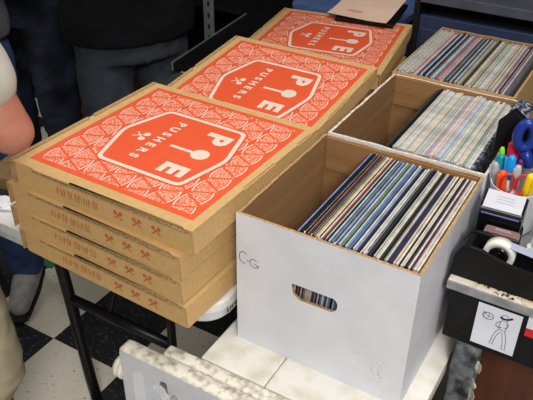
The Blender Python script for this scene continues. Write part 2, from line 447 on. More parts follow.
def fill(cols, xa, xb, y0, y1, zb, H, lean, where, group, rs, jitter=0.004, inner_p=0.28, thick=None):
    rr = random.Random(rs); n = len(cols)
    wts = [(thick or {}).get(c, 1.0) * (0.75 + 0.5 * rr.random()) for c in cols]; s = sum(wts); x = xa
    for i, c in enumerate(cols):
        pitch = (xb - xa) * wts[i] / s; th = pitch - 0.0005
        yb = y0 + jitter * rr.random(); yw = (y1 - y0) - jitter * 1.0 - jitter * rr.random()
        cth = math.sqrt(1 - (lean / H) ** 2)
        record(c, x + pitch / 2, yb, yw, zb, H - jitter * 0.9 * rr.random(), th * cth, lean, '%s record sleeve, %s from the left in the %s' % (
            {'periwinkle': 'blue-violet', 'steel': 'steel blue', 'paleblue': 'pale blue', 'palegreen': 'pale green', 'palerose': 'pale pink', 'paletan': 'pale tan', 'palemauve': 'pale mauve', 'palesteel': 'pale steel', 'speckled': 'speckled navy'}.get(c, c), ordinal(i + 1), where),
            group, rr.random() < inner_p and c not in ('black', 'charcoal', 'navy', 'periwinkle', 'blue', 'yellow'), c in ('cream', 'ivory', 'white', 'silver') and rr.random() < 0.6)
        x += pitch
c1 = ('periwinkle black black black white black grey red charcoal silver black grey yellow white silver white orange charcoal grey black paleblue charcoal steel white blue charcoal silver grey green black '
      'paleblue blue steel charcoal white periwinkle charcoal black white maroon white silver black charcoal black black silver cream ivory charcoal black grey cream navy navy charcoal pink ivory black ivory cream black charcoal white maroon mauve white ivory').split()
fill(c1, 0.112, 0.3205, 0.013, 0.322, BZ + 0.0065, 0.283, 0.030, 'nearest white box', 'records in the nearest white box', 3, thick={'white': 1.2, 'ivory': 1.25, 'black': .85, 'red': .6, 'yellow': .8, 'green': .6, 'orange': .7, 'periwinkle': 1.0, 'charcoal': 1.1})
c2 = ('charcoal black silver cream paleblue ivory silver ivory paletan silver palegreen ivory palemauve lilac ivory palerose silver paleblue silver ivory palegreen silver ivory white paletan palesteel ivory white speckled').split()
fill(c2, 0.122, 0.302, 0.362, 0.690, BZ + 0.0065, 0.284, -0.018, 'middle half-empty box', 'records in the middle box', 5, 0.006, 0.0, thick={'speckled': 1.2})
c3 = ('paleblue silver paleblue cream silver cream palegreen silver rose cream silver charcoal grey silver navy grey silver charcoal grey silver silver grey mauve rose cream silver charcoal grey charcoal silver steel charcoal silver '
      'grey cream olive charcoal silver cream cream ivory olive silver cream palegreen ivory cream paleblue cream tan palegreen cream silver ivory mauve cream charcoal mauve silver').split()
fill(c3, 0.004, 0.262, 0.728, 1.070, BZ + 0.0065, 0.288, -0.004, 'furthest brown box', 'records in the furthest brown box', 9, 0.008, 0.0)

# ------------------------------------------------------------------ pizza boxes
HS = 0.21
def sector(bm, apex, ang, r, half, a0, a1, mi, n=6):
    """annular sector from radius a0*r to a1*r"""
    inn = [] ; out = []
    for k in range(n + 1):
        t = ang - half + 2 * half * k / n
        out.append((apex[0] + a1 * r * math.cos(t), apex[1] + a1 * r * math.sin(t)))
        if a0 > 0: inn.append((apex[0] + a0 * r * math.cos(t), apex[1] + a0 * r * math.sin(t)))
    pts = out + (inn[::-1] if a0 > 0 else [apex])
    return pts
def clip(pts, x0, x1, y0, y1):
    for ax, lim, keep in ((0, x0, 1), (0, x1, -1), (1, y0, 1), (1, y1, -1)):
        out = []
        for i in range(len(pts)):
            p, q = pts[i - 1], pts[i]
            pin, qin = (p[ax] - lim) * keep >= 0, (q[ax] - lim) * keep >= 0
            if pin != qin:
                t = (lim - p[ax]) / (q[ax] - p[ax]); out.append((p[0] + t * (q[0] - p[0]), p[1] + t * (q[1] - p[1])))
            if qin: out.append(q)
        pts = out
        if len(pts) < 3: return []
    return pts
BADGE = [(0.101, 0.113), (-0.091, 0.113), (-0.124, 0.0), (-0.088, -0.117), (0.107, -0.117), (0.131, 0.0)]
def inset(poly, d):
    out = []; n = len(poly); c = Vector((sum(p[0] for p in poly) / n, sum(p[1] for p in poly) / n))
    for i in range(n):
        a, p, b = Vector(poly[i - 1]), Vector(poly[i]), Vector(poly[(i + 1) % n])
        e1 = (p - a).normalized(); e2 = (b - p).normalized()
        n1 = Vector((-e1.y, e1.x)); n2 = Vector((-e2.y, e2.x))
        if n1.dot(c - p) < 0: n1 = -n1
        if n2.dot(c - p) < 0: n2 = -n2
        m = (n1 + n2); m = m / m.dot(n1) if abs(m.dot(n1)) > 1e-6 else n1
        out.append(tuple(p + m * d))
    return out
PANEL_ME = None
def pizza_bits(bm_panel):
    B = 0.188; b2 = 0.176
    flat(bm_panel, [(-B, -B), (B, -B), (B, B), (-B, B)], 0.0, 0)
    r = 0.050; half = math.radians(29); row = 0.0505; pitch = 0.0525
    nx = 8
    for i in range(-1, nx):
        for j in range(-1, 9):
            xb = -b2 + i * row; off = (i % 2) * pitch * 0.5
            for up in (0, 1):
                yc = -b2 + j * pitch + off + up * pitch * 0.5
                apex = (xb + (0.002 if not up else row - 0.002), yc); ang = 0 if not up else PI
                for a0, a1, mi in ((0.895, 0.95, 1), (0.08, 0.855, 2)):
                    hh = half * (0.90 if mi == 1 else 0.85)
                    pts = sector(bm_panel, apex, ang, r, hh, a0, a1, mi)
                    pts = clip(pts, -b2, b2, -b2, b2)
                    if len(pts) >= 3:
                        # keep whatever lies outside the badge (badge covers the rest)
                        flat(bm_panel, pts, 0.0003 if mi == 2 else 0.00035, mi)
def pizza_box(label, loc, yaw, h, tilt=0.0, printed=True, rs=0, group='orange-printed pizza boxes'):
    global PANEL_ME
    rr = random.Random(rs)
    t = thing('pizza_box', label, 'pizza box', loc, (tilt, 0, yaw), group)
    W = HS - 0.006; T = 0.003
    bm = bmesh.new()
    box(bm, -W, W, -W, W, 0, T)
    tz = h - 0.0062
    box(bm, -W, W, -W, -W + T, T, tz); box(bm, -W, W, W - T, W, T, tz)
    box(bm, -W, -W + T, -W + T, W - T, T, tz); box(bm, W - T, W, -W + T, W - T, T, tz)
    tray = link('tray', bm, KRAFT, t)
    # wavy corrugated tear strip along the top of the near wall
    bm = bmesh.new(); pts = []
    n = 78
    for k in range(n + 1):
        x = -W + 0.05 + (2 * W - 0.056) * k / n
        pts.append((x, -HS + 0.0002 + 0.0014 * (k % 2) - 0.0004))
    pts += [(W - 0.006, -W + T), (-W + 0.05, -W + T)]
    prism(bm, pts, h - 0.0098, h - 0.0062, 'z')
    link('serrated_lip', bm, KRAFT_EDGE, tray)
    # faint red print on the near wall: a word of short strokes and three small crossed paddles
    bm = bmesh.new()
    x = -0.10
    for k in range(11):
        w = 0.006 + 0.004 * rr.random(); z = 0.014; hh = 0.016
        stroke(bm, [(x, z), (x + 0.001, z + hh)], 0.0022)
        if k % 3 != 1: stroke(bm, [(x, z + hh), (x + w * 0.7, z + hh * (0.9 if k % 2 else 0.5))], 0.002)
        if k % 2: stroke(bm, [(x + w * 0.7, z), (x + w * 0.75, z + hh * 0.8)], 0.002)
        x += w + 0.002
    link('red_print', bm, REDINK, tray, loc=(0, -W - 0.0004, 0), rot=(PI / 2, 0, 0))
    for k in range(3):
        bm = bmesh.new()
        stroke(bm, [(-0.009, 0.013), (0.006, 0.026)], 0.003); stroke(bm, [(0.009, 0.013), (-0.006, 0.026)], 0.003, 0.00002)
        disc(bm, (-0.006, 0.026), 0.0042, 0.00003); disc(bm, (0.006, 0.026), 0.0042, 0.00004)
        link('red_emblem', bm, REDINK, tray, loc=(0.045 + 0.042 * k, -W - 0.0004, 0), rot=(PI / 2, 0, 0))
    # lid: top panel with stepped cut edges, two hanging flaps
    bm = bmesh.new()
    near = [(-HS, -HS + 0.002), (-HS + 0.060, -HS + 0.002), (-HS + 0.062, -HS - 0.001), (-0.06, -HS - 0.001), (-0.058, -HS + 0.003), (HS - 0.02, -HS + 0.003), (HS - 0.018, -HS), (HS, -HS)]
    right = [(HS, -0.06), (HS - 0.0035, -0.057), (HS - 0.0035, 0.045), (HS, 0.048), (HS, 0.13), (HS - 0.0035, 0.133), (HS - 0.0035, 0.185), (HS, 0.188)]
    prism(bm, near + right + [(HS, HS), (-HS, HS)], h - T, h, 'z')
    prism(bm, [(-HS, 0.012), (HS - 0.012, 0.012), (HS, 0.02), (HS, h - T), (-HS, h - T)], HS - T, HS - 0.0002, 'y')
    prism(bm, [(-HS + 0.001, h - T), (-HS + 0.004, 0.004), (HS - 0.02, 0.007), (HS - T, 0.014), (HS - T, h - T)], HS - T, HS - 0.0002, 'x')
    lid = link('lid', bm, KRAFT, t)
    bm = bmesh.new()
    if printed:
        box(bm, -HS - 0.001, -HS + 0.007, -HS + 0.002, -0.005, h, h + 0.0032, 0.0012); box(bm, -HS - 0.001, -HS + 0.007, 0.01, HS - 0.004, h, h + 0.0032, 0.0012)
    box(bm, -HS - 0.001, -HS + 0.0005, -HS, HS - 0.003, 0.006, h, 0.0)
    link('rolled_edge', bm, KRAFT_EDGE, lid)
    if printed:
        if PANEL_ME is None:
            bm = bmesh.new(); pizza_bits(bm)
            o = link('printed_panel', bm, [ORANGE, CREAM, SLICE], lid, loc=(0.004, 0.003, h + 0.0003)); PANEL_ME = o.data
        else:
            o = bpy.data.objects.new('printed_panel', PANEL_ME); COL.objects.link(o); o.parent = lid; o.location = (0.004, 0.003, h + 0.0003)
        o['label'] = 'orange printed panel of pizza slices'
        bm = bmesh.new()
        rad = [0.016, 0.016, 0.02, 0.016, 0.016, 0.02]
        outer = round_poly(BADGE, rad); inn = round_poly(inset(BADGE, 0.0085), [v * 0.7 for v in rad])
        halo = round_poly(inset(BADGE, -0.004), rad)
        flat(bm, halo, 0.0, 0)
        ring_face(bm, outer, inn, 0.0004, 1)
        o = link('badge', bm, [ORANGE, CREAM], lid, loc=(0.004, 0.0, h + 0.0009)); o['label'] = 'orange badge with cream outline'
        # lettering: up is +X, reads along -Y
        RM = Matrix.Rotation(-PI / 2, 4, 'Z')
        def letter(nm, b, x, y, sx=1.0):
            bm = bmesh.new(); merge(bm, b, 0, RM @ Matrix.Diagonal((sx, 1, 1, 1)))
            return link(nm, bm, CREAM, lid, loc=(0.004 + x, y, h + 0.0015))
        letter('letter', text_bm('P', 0.072, 0.0035), 0.062, 0.062, 1.05); letter('letter', text_bm('E', 0.072, 0.0035), 0.060, -0.074)
        word = 'PUSHERS'
        for k, ch in enumerate(word):
            letter('letter', text_bm(ch, 0.026, 0.0011), -0.032, 0.074 - 0.148 * k / 6)
        bm = bmesh.new()
        n = 24; st = math.asin(0.004 / 0.0185)
        pts = [(0.002, 0.004)] + [(0.072 - 0.0185 * math.cos(q), 0.0185 * math.sin(q)) for q in [st + (2 * PI - 2 * st) * k / n for k in range(n + 1)]] + [(0.002, -0.004)]
        flat(bm, pts, 0); link('paddle_emblem', bm, CREAM, lid, loc=(0.004, -0.006, h + 0.0015))
        for s in (-1, 1):
            bm = bmesh.new()
            d = Vector((0.020, s * 0.018)).normalized(); nn = Vector((-d.y, d.x)); c = Vector((-0.063, s * 0.0095)); p0 = Vector((-0.086, -s * 0.010)); r = 0.0072
            a0 = math.asin(0.0014 / r); pts = [tuple(p0 + nn * 0.0014), tuple(p0 - nn * 0.0014)]
            for k in range(19):
                q = PI + a0 + (2 * PI - 2 * a0) * k / 18; pts.append(tuple(c + d * r * math.cos(q) + nn * r * math.sin(q)))
            flat(bm, pts, 0.00002 * s); link('small_paddle_emblem', bm, CREAM, lid, loc=(0.004, -0.006, h + 0.0015))
    return t
h1 = 0.0548
D2 = -0.004
pizza_box('lowest pizza box of the stack nearest the camera', (-0.232 + D2, 0.109, TZ), -0.040, h1, printed=False, rs=1)
pizza_box('third pizza box down in the stack nearest the camera', (-0.240 + D2, 0.107, TZ + h1 + 0.0003), -0.034, h1, printed=False, rs=2)
pizza_box('second pizza box down in the stack nearest the camera', (-0.236 + D2, 0.106, TZ + 2 * h1 + 0.0006), -0.040, h1, printed=False, rs=3)
pizza_box('orange-topped pizza box on top of the nearest stack', (-0.218 + D2, 0.111, TZ + 3 * h1 + 0.0009), -0.019, h1, rs=4)
h2 = 0.0495
pizza_box('lowest pizza box under the tilted middle orange-topped one', (-0.266, 0.546, TZ), 0.0, h2, printed=False, rs=5)
pizza_box('pizza box directly under the tilted middle orange-topped one', (-0.266, 0.546, TZ + h2 + 0.0003), 0.0, h2, printed=False, rs=6)
TILT = math.radians(6.0)
pizza_box('tilted orange-topped pizza box in the middle of the three', (-0.265, 0.330 + 0.21 * math.cos(TILT), 0.874 + 0.21 * math.sin(TILT)), -0.006, h2, tilt=TILT, rs=7)
h3 = 0.0481
for k, lb in enumerate(['lowest pizza box of the furthest stack', 'middle pizza box of the furthest stack', 'orange-topped pizza box furthest back, partly under a sheet']):
    pizza_box(lb, (-0.311 if k == 2 else -0.338, 0.986 if k == 2 else 0.987, TZ + k * (h3 + 0.0003)), math.radians(9.3 if k == 2 else 3.0 + k), h3, printed=(k == 2), rs=8 + k)

# ------------------------------------------------------------------ counter unit on the right with the desk things
CZ = 0.884
def make_counter():
    t = thing('counter_unit', 'black and brown counter with a chipped wooden top on the right', 'counter', (0.62, 0.42, 0))
    def P(name, x0, x1, y0, y1, z0, z1, m, bev=0.0015):
        bm = bmesh.new(); box(bm, x0 - 0.62, x1 - 0.62, y0 - 0.42, y1 - 0.42, z0, z1, bev); return link(name, bm, m, t)
    top = P('wooden_top', 0.341, 0.90, 0.132, 0.75, CZ - 0.018, CZ, [mat('grey_board_edge', (150, 152, 156), 0.6, (120, 122, 126), 60)])
    # worn pale strip and black smudge on the front edge of the top
    bm = bmesh.new()
    pts = [(0.3425, 0.134)]
    for k in range(30): pts.append((0.3425 + 0.018 * k, 0.1335))
    back = [(0.3425 + 0.018 * k, 0.155 + 0.004 * R_.random()) for k in range(30)]
    flat(bm, [(x - 0.62, y - 0.42) for x, y in pts + back[::-1]], CZ + 0.0003)
    link('worn_strip', bm, mat('worn_wood', (214, 206, 190), 0.7, (196, 160, 112), 50, lo=0.3, hi=0.5), top)
    bm = bmesh.new()
    for k in range(34):
        x, y = 0.428 + R_.gauss(0, 0.014), 0.1445 + R_.uniform(-0.008, 0.008); r = 0.001 + 0.0025 * R_.random()
        disc(bm, (x - 0.62, y - 0.42), r, CZ + 0.0006 + k * 0.000004, n=9)
    link('ink_smudge', bm, mat('ink_smudge', (44, 42, 42), 0.8, (90, 86, 80), 200), top)
    P('apron', 0.348, 0.90, 0.142, 0.16, 0.752, CZ - 0.018, BLKDUST)
    P('side_panel', 0.348, 0.366, 0.16, 0.75, 0.752, CZ - 0.018, BLKDUST)
    P('wood_panel', 0.37, 0.90, 0.21, 0.23, 0.0, 0.752, mat('red_brown_wood', (92, 50, 30), 0.45, (70, 36, 22), 6, 6, stretch=(4, 4, 0.5)))
    P('wood_panel', 0.37, 0.388, 0.23, 0.75, 0.0, 0.752, MATS['red_brown_wood'])
make_counter()

def paper_drawing():
    t = thing('paper_drawing', 'white paper with a line drawing of a ball player on the black counter front', 'drawing', (0.436, 0.1415, 0.809))
    bm = bmesh.new(); box(bm, -0.0375, 0.0365, -0.0006, 0.0, -0.046, 0.045)
    link('paper', bm, mat('drawing_paper', (222, 226, 238), 0.7, (212, 216, 230), 15), t)
    bm = bmesh.new(); w = 0.0009
    for q in range(2): stroke(bm, arc2(-0.018 + q * .001, 0.0225, 0.0095 - q * .001, 0.0075, 0, 360, 20), w)      # ball
    stroke(bm, [(-0.028, 0.030), (-0.018, 0.0225), (-0.010, 0.021)], w); stroke(bm, bez((-0.020, 0.015), (-0.014, 0.022), (-0.018, 0.030)), w)
    stroke(bm, arc2(0.010, 0.0290, 0.0062, 0.0068, 0, 360, 18), w)                                                   # head
    stroke(bm, bez((0.002, 0.030), (0.010, 0.0225), (0.022, 0.034)), 0.004)                                         # dark cap brim / mouth band
    stroke(bm, bez((0.005, 0.022), (0.002, 0.012), (0.004, 0.002)), w); stroke(bm, bez((0.014, 0.022), (0.018, 0.012), (0.014, 0.002)), w)
    stroke(bm, [(0.004, 0.002), (0.014, 0.002)], w)
    stroke(bm, bez((0.005, 0.021), (-0.004, 0.016), (-0.002, 0.008)), w); stroke(bm, bez((-0.002, 0.008), (0.004, 0.004), (0.008, 0.008)), 0.0016)
    stroke(bm, bez((0.014, 0.021), (0.022, 0.016), (0.012, 0.007)), w)
    stroke(bm, bez((0.004, 0.002), (-0.004, -0.010), (-0.004, -0.030)), w); stroke(bm, bez((0.008, -0.002), (0.001, -0.012), (0.0, -0.030)), w)
    stroke(bm, bez((0.010, -0.002), (0.014, -0.014), (0.016, -0.034)), w); stroke(bm, bez((0.014, 0.002), (0.020, -0.012), (0.021, -0.034)), w)
    stroke(bm, [(-0.004, -0.030), (-0.008, -0.034), (0.0, -0.035), (0.0, -0.030)], w); stroke(bm, [(0.016, -0.034), (0.014, -0.038), (0.023, -0.038), (0.021, -0.034)], w)
    link('line_drawing', bm, INK, t, loc=(0, -0.0009, 0), rot=(PI / 2, 0, 0))
paper_drawing()
bm = bmesh.new(); box(bm, 0.481, 0.545, 0.1405, 0.1415, 0.835, 0.862); box(bm, 0.481, 0.545, 0.1402, 0.1415, 0.818, 0.835, mi=1)
tag(link('sticker', bm, [mat('drawing_paper', (222, 226, 238)), mat('sticker_red', (206, 40, 44), 0.5)]), 'small white and red sticker right of the paper drawing', 'sticker')

def taped_post():
    t = thing('taped_post', 'post wrapped in torn grey duct tape under the black counter front', 'post', (0.3985, 0.152, 0))
    bm = bmesh.new()
    n = 60; per = 40; rings = []
    base = rrect(-0.022, 0.022, -0.022, 0.022, 0.005, 9)
    for k in range(n + 1):
        z = 0.7495 * k / n
        ring = []
        for p in base:
            d = 1 + 0.10 * noise.noise((p[0] * 40, p[1] * 40, z * 22)) + 0.05 * noise.noise((p[0] * 120, p[1] * 120, z * 60))
            ring.append(bm.verts.new((p[0] * d, p[1] * d, z)))
        rings.append(ring)
    N = len(base)
    for a, b in zip(rings, rings[1:]):
        for i in range(N): bm.faces.new((a[i], a[(i + 1) % N], b[(i + 1) % N], b[i]))
    bm.faces.new(rings[0]); bm.faces.new(rings[-1])
    TAPE = mat('duct_tape', (126, 130, 136), 0.45, (34, 34, 36), 30, 9, lo=0.40, hi=0.66, bump=0.7, bscale=60)
    link('tape_wrap', bm, TAPE, t, True)
    bm = bmesh.new()   # torn curling flaps at the right
    for zc, s, a in ((0.715, 1.0, 0.2), (0.675, 0.8, -0.3), (0.645, 1.1, 0.1), (0.61, 0.7, 0.4)):
        g = []
        for i in range(6):
            row = []
            for j in range(6):
                u = i / 5; v = j / 5 - 0.5
                L = 0.015 * s * (0.5 + 0.8 * abs(noise.noise((v * 5, zc * 50, 0))))
                row.append(bm.verts.new((0.0205 + L * u, -0.020 - 0.008 * u * u + 0.006 * noise.noise((u * 3, v * 4, zc * 30)), zc + 0.034 * v * s * (1 - 0.4 * u) + a * 0.02 * u)))
            g.append(row)
        for i in range(5):
            for j in range(5): bm.faces.new((g[i][j], g[i + 1][j], g[i + 1][j + 1], g[i][j + 1]))
    o = link('torn_flap', bm, mat('tape_backing', (196, 190, 172), 0.6, (120, 122, 124), 60), t, True)
    m = o.modifiers.new('s', 'SOLIDIFY'); m.thickness = 0.0008
taped_post()

def tape_dispenser():
    t = thing('tape_dispenser', 'black tape dispenser on the counter edge beside the white record box', 'tape dispenser', (0.45, 0.18, CZ))
    ox, oz = 0.45, CZ
    prof_low = [(0.337, 0.8845), (0.58, 0.8845), (0.58, 0.915), (0.565, 0.93), (0.53, 0.918), (0.50, 0.905), (0.445, 0.902), (0.372, 0.915), (0.362, 0.958), (0.352, 0.955), (0.341, 0.930)]
    wall = [(0.337, 0.8845), (0.58, 0.8845), (0.58, 0.925), (0.568, 0.94), (0.52, 0.938), (0.463, 0.944), (0.433, 0.946), (0.408, 0.952), (0.382, 0.962), (0.362, 0.963), (0.350, 0.957), (0.341, 0.932)]
    SQ = lambda z: (z - oz) * 0.86
    bm = bmesh.new()
    prism(bm, [(x - ox, SQ(z)) for x, z in prof_low], -0.024, 0.024, 'y')
    body = link('body', bm, BLK, t)
    for y in (-0.024, 0.0185):
        bm = bmesh.new(); prism(bm, [(x - ox, SQ(z)) for x, z in wall], y - (0.007 if y < 0 else 0), y + (0 if y < 0 else 0.007), 'y', bev=0.0015); link('side_wall', bm, BLK, t)
    bm = bmesh.new()
    prism(bm, [(0.56 - ox, SQ(0.93)), (0.575 - ox, SQ(0.925)), (0.578 - ox, SQ(0.945))], -0.012, 0.012, 'y'); link('cutter', bm, mat('steel_blade', (180, 182, 186), 0.3, metal=0.9), t)
    r = thing('tape_roll', 'white roll of clear tape in the black dispenser', 'tape', (0.4065, 0.1815, 0.9345))
    RM = Matrix.Rotation(PI / 2, 4, 'X')
    bm = bmesh.new()
    lathe(bm, [(0.0165, -0.0095), (0.0262, -0.0095), (0.0262, 0.0095), (0.0165, 0.0095), (0.0165, -0.0095)], 40, RM); link('roll', bm, mat('tape_white', (228, 228, 222), 0.35, (216, 216, 210), 20), r)
    bm = bmesh.new()
    lathe(bm, [(0.0085, -0.011), (0.0160, -0.011), (0.0160, 0.011), (0.0085, 0.011), (0.0085, -0.011)], 30, RM); link('core', bm, BLKS, r)
    bm = bmesh.new(); box(bm, 0.004, 0.16, -0.0095, 0.0095, 0.0225, 0.0229)
    o = link('tape_strip', bm, mat('tape_clear', (170, 178, 196), 0.25, (160, 168, 188), 30), r, rot=(0, math.radians(6), 0))
tape_dispenser()

def stamp(label, x0, x1, y0, y1, h, capm, slope, lines):
    t = thing('rubber_stamp', label, 'stamp', ((x0 + x1) / 2, (y0 + y1) / 2, CZ), (0, 0, math.radians(3)))
    w, d = (x1 - x0) / 2, (y1 - y0) / 2
    bm = bmesh.new(); box(bm, -w - 0.003, w + 0.003, -d - 0.003, d + 0.003, 0.0006, h * 0.42, 0.004); link('frame', bm, BLK, t)
    bm = bmesh.new(); prism(bm, [(-d, h * 0.40), (d, h * 0.40), (d, h - 0.004), (d - 0.004, h), (-d + 0.006, h - slope), (-d, h - slope - 0.006)], -w, w, 'x', bev=0.0028)
    b = link('housing', bm, BLKS, t)
    L = math.hypot(2 * d - 0.010, slope); a = math.atan2(slope, 2 * d - 0.010)
    bm = bmesh.new(); box(bm, -w + 0.0045, w - 0.0045, -L / 2 - 0.001, L / 2 - 0.001, 0, 0.0012)
    lab = link('label_window', bm, capm, t, loc=(0, 0.001, h - slope / 2 + 0.0008), rot=(a, 0, 0))
    bm = bmesh.new(); rr = random.Random(int(h * 1e4))
    for k in range(lines):
        y = L * (0.18 - 0.16 * k); x = -w * 0.42 + 0.002 * rr.random()
        while x < w * 0.42:
            l = 0.0015 + 0.003 * rr.random(); stroke(bm, [(x, y), (x + l, y + 0.0004)], 0.0010); x += l + 0.0009
    link('fine_print', bm, mat('print_grey', (120, 120, 132), 0.6) if lines > 2 else mat('print_pale', (196, 176, 168), 0.6), lab, loc=(0, 0, 0.0015))
    if lines > 2:
        bm = bmesh.new(); box(bm, -w + 0.005, w - 0.005, -d - 0.0006, -d + 0.001, h - slope - 0.009, h - slope - 0.0068); link('blue_rim', bm, mat('clear_blue', (110, 130, 180), 0.2), t)
stamp('tall black rubber stamp with a white label in front of the pen cup', 0.347, 0.421, 0.238, 0.290, 0.104, mat('stamp_white', (196, 198, 208), 0.45, (190, 192, 202), 20), 0.012, 3)
stamp('shorter black rubber stamp with reddish label between tall stamp and tape dispenser', 0.366, 0.430, 0.2085, 0.232, 0.068, mat('stamp_red', (98, 50, 48), 0.35, (84, 42, 40), 60), 0.005, 2)

def crumpled(name, label, cat, c, r, m, seed, flat_=0.5):
    bm = bmesh.new(); bmesh.ops.create_icosphere(bm, subdivisions=4, radius=1)
    for v in bm.verts:
        k = 1 + 0.35 * noise.noise(v.co * 1.7 + Vector((seed, 0, 0))) + 0.16 * noise.noise(v.co * 4.5 + Vector((0, seed, 0)))
        v.co = Vector((v.co.x * r[0] * k, v.co.y * r[1] * k, max(-1 * r[2], v.co.z * r[2] * k * 1.0)))
    zmin = min(v.co.z for v in bm.verts)
    for v in bm.verts: v.co.z -= zmin
    return tag(link(name, bm, m, loc=c), label, cat)
crumpled('tissue', 'crumpled white tissue right of the rubber stamps', 'tissue', (0.468, 0.262, CZ + 0.0004), (0.026, 0.035, 0.030), mat('tissue_white', (232, 234, 240), 0.8), 2.3)

# pen cup with pens
CUP = Vector((0.3865, 0.352, CZ + 0.0006)); CUPH = 0.092
def pen_cup():
    t = thing('pen_cup', 'round white cup full of markers behind the rubber stamps', 'cup', CUP)
    bm = bmesh.new()
    lathe(bm, [(0, 0.0), (0.040, 0.0), (0.043, 0.004), (0.0475, CUPH - 0.002), (0.0485, CUPH), (0.0470, CUPH), (0.0445, CUPH - 0.004), (0.040, 0.004), (0, 0.004)], 40)
    link('cup_body', bm, mat('cup_white', (226, 228, 232), 0.35), t, True)
pen_cup()
def marker(label, px, py, z1, r, capc, barrel=None, k=0.55):
    """cap top at (px,py,z1); foot on the bottom of the cup"""
    top = Vector((px, py, z1)); foot = Vector((CUP.x + (px - CUP.x) * k, CUP.y + (py - CUP.y) * k, CUP.z + 0.006))
    d = top - foot; L = d.length
    t = thing('marker', label, 'marker', foot); t.rotation_euler = d.to_track_quat('Z', 'Y').to_euler()
    bm = bmesh.new(); lathe(bm, [(0, 0), (r * 0.8, 0), (r * 0.92, 0.004), (r * 0.92, L - 0.045), (0, L - 0.045)], 16); link('barrel', bm, mat('barrel_' + str(barrel or capc), barrel or (196, 196, 200), 0.35), t, True)
    bm = bmesh.new(); lathe(bm, [(0, L - 0.047), (r, L - 0.047), (r * 1.02, L - 0.03), (r * 0.86, L - 0.006), (r * 0.55, L - 0.001), (0, L)], 16)
    box(bm, -r * 0.35, r * 0.35, -r * 1.35, -r * 0.8, L - 0.04, L - 0.006, 0.0006)
    link('cap', bm, mat('cap_' + str(capc), capc, 0.3, tuple(v * 0.95 for v in capc), 40), t, True)
marker('brown marker at the left rim of the pen cup', 0.340, 0.372, 0.992, 0.0058, (96, 60, 48))
marker('silver-grey marker at the left front of the pen cup', 0.341, 0.345, 1.010, 0.0075, (168, 170, 176))
marker('teal marker in the pen cup', 0.346, 0.364, 1.018, 0.0078, (0, 150, 168))
marker('lime green marker behind the teal one', 0.340, 0.391, 1.020, 0.0055, (136, 216, 40))
marker('crimson red marker at the back of the pen cup', 0.3575, 0.383, 1.040, 0.0080, (206, 36, 62))
marker('magenta marker behind the crimson one', 0.371, 0.389, 1.030, 0.0066, (196, 24, 110))
marker('bright blue marker in the middle of the pen cup', 0.367, 0.349, 1.030, 0.0088, (24, 148, 232))
marker('purple marker in the pen cup', 0.381, 0.366, 1.018, 0.0066, (88, 40, 110))
marker('pale grey marker beside the blue one', 0.382, 0.345, 1.016, 0.0075, (176, 178, 186))
marker('orange marker at the front of the pen cup', 0.3605, 0.325, 1.008, 0.0082, (240, 90, 24))
marker('yellow marker at the right front of the pen cup', 0.409, 0.333, 1.012, 0.0088, (246, 204, 20))
def scissors(label, base, m, s, rz, tilt, hm):
    t = thing('scissors', label, 'scissors', base, (tilt[0], tilt[1], rz))
    for sg in (-1, 1):
        bm = bmesh.new(); prism(bm, [(-0.004 * s, 0.0), (0.004 * s, 0.0), (0.006 * s, 0.065 * s), (-0.006 * s, 0.065 * s)], 0.0012 * sg - 0.001, 0.0012 * sg + 0.001, 'y'); link('blade', bm, mat('steel_blade', (180, 182, 186), 0.3, metal=0.9), t)
        bm = bmesh.new(); n = 24; cx, cz, rx, rz_ = sg * (0.013 * s - (0.004 if hm > 0.005 else 0)), 0.092 * s, 0.0105 * s - (0.006 if hm > 0.005 else 0), 0.019 * s - (0.012 if hm > 0.005 else 0)
        pts = [(cx + rx * math.cos(2 * PI * k / n), 0.002 * sg, cz + rz_ * math.sin(2 * PI * k / n)) for k in range(n + 1)]
        tube(bm, pts, hm, 8, cap=False); tube(bm, [(sg * 0.002, 0.002 * sg, 0.060 * s), (sg * 0.008 * s, 0.002 * sg, 0.076 * s)], hm * 1.1, 8); link('handle', bm, m, t, True)
scissors('red-handled scissors at the front of the pen cup', (0.384, 0.326, CUP.z + 0.0055), mat('scissor_red', (204, 48, 44), 0.35), 1.05, math.radians(18), (0, 0.02), 0.0024)
scissors('big dark blue scissors standing at the back of the pen cup', (0.397, 0.377, CUP.z + 0.0055), mat('scissor_blue', (26, 52, 142), 0.3), 1.9, math.radians(20), (0, 0.0), 0.0095)
def stapler():
    t = thing('stapler', 'black stapler standing upright behind the coloured markers', 'stapler', (0.3695, 0.428, CZ + 0.0006), (0, 0, math.radians(12)))
    bm = bmesh.new(); prism(bm, [(-0.022, 0.0), (0.014, 0.0), (0.014, 0.130), (0.000, 0.178), (-0.026, 0.198), (-0.052, 0.168), (-0.052, 0.118), (-0.022, 0.110)], -0.012, 0.014, 'y', bev=0.002); link('body', bm, BLK, t)
    bm = bmesh.new(); prism(bm, [(0.0145, 0.0), (0.022, 0.0), (0.022, 0.15), (0.016, 0.155)], -0.009, 0.011, 'y', bev=0.001); link('arm', bm, BLKS, t)
stapler()
crumpled('cloth_bundle', 'speckled dark bundle on the right rim of the middle record box', 'cloth', (0.322, 0.655, 0.9785), (0.020, 0.026, 0.010), sleeve_mat('speckled'), 5.1)

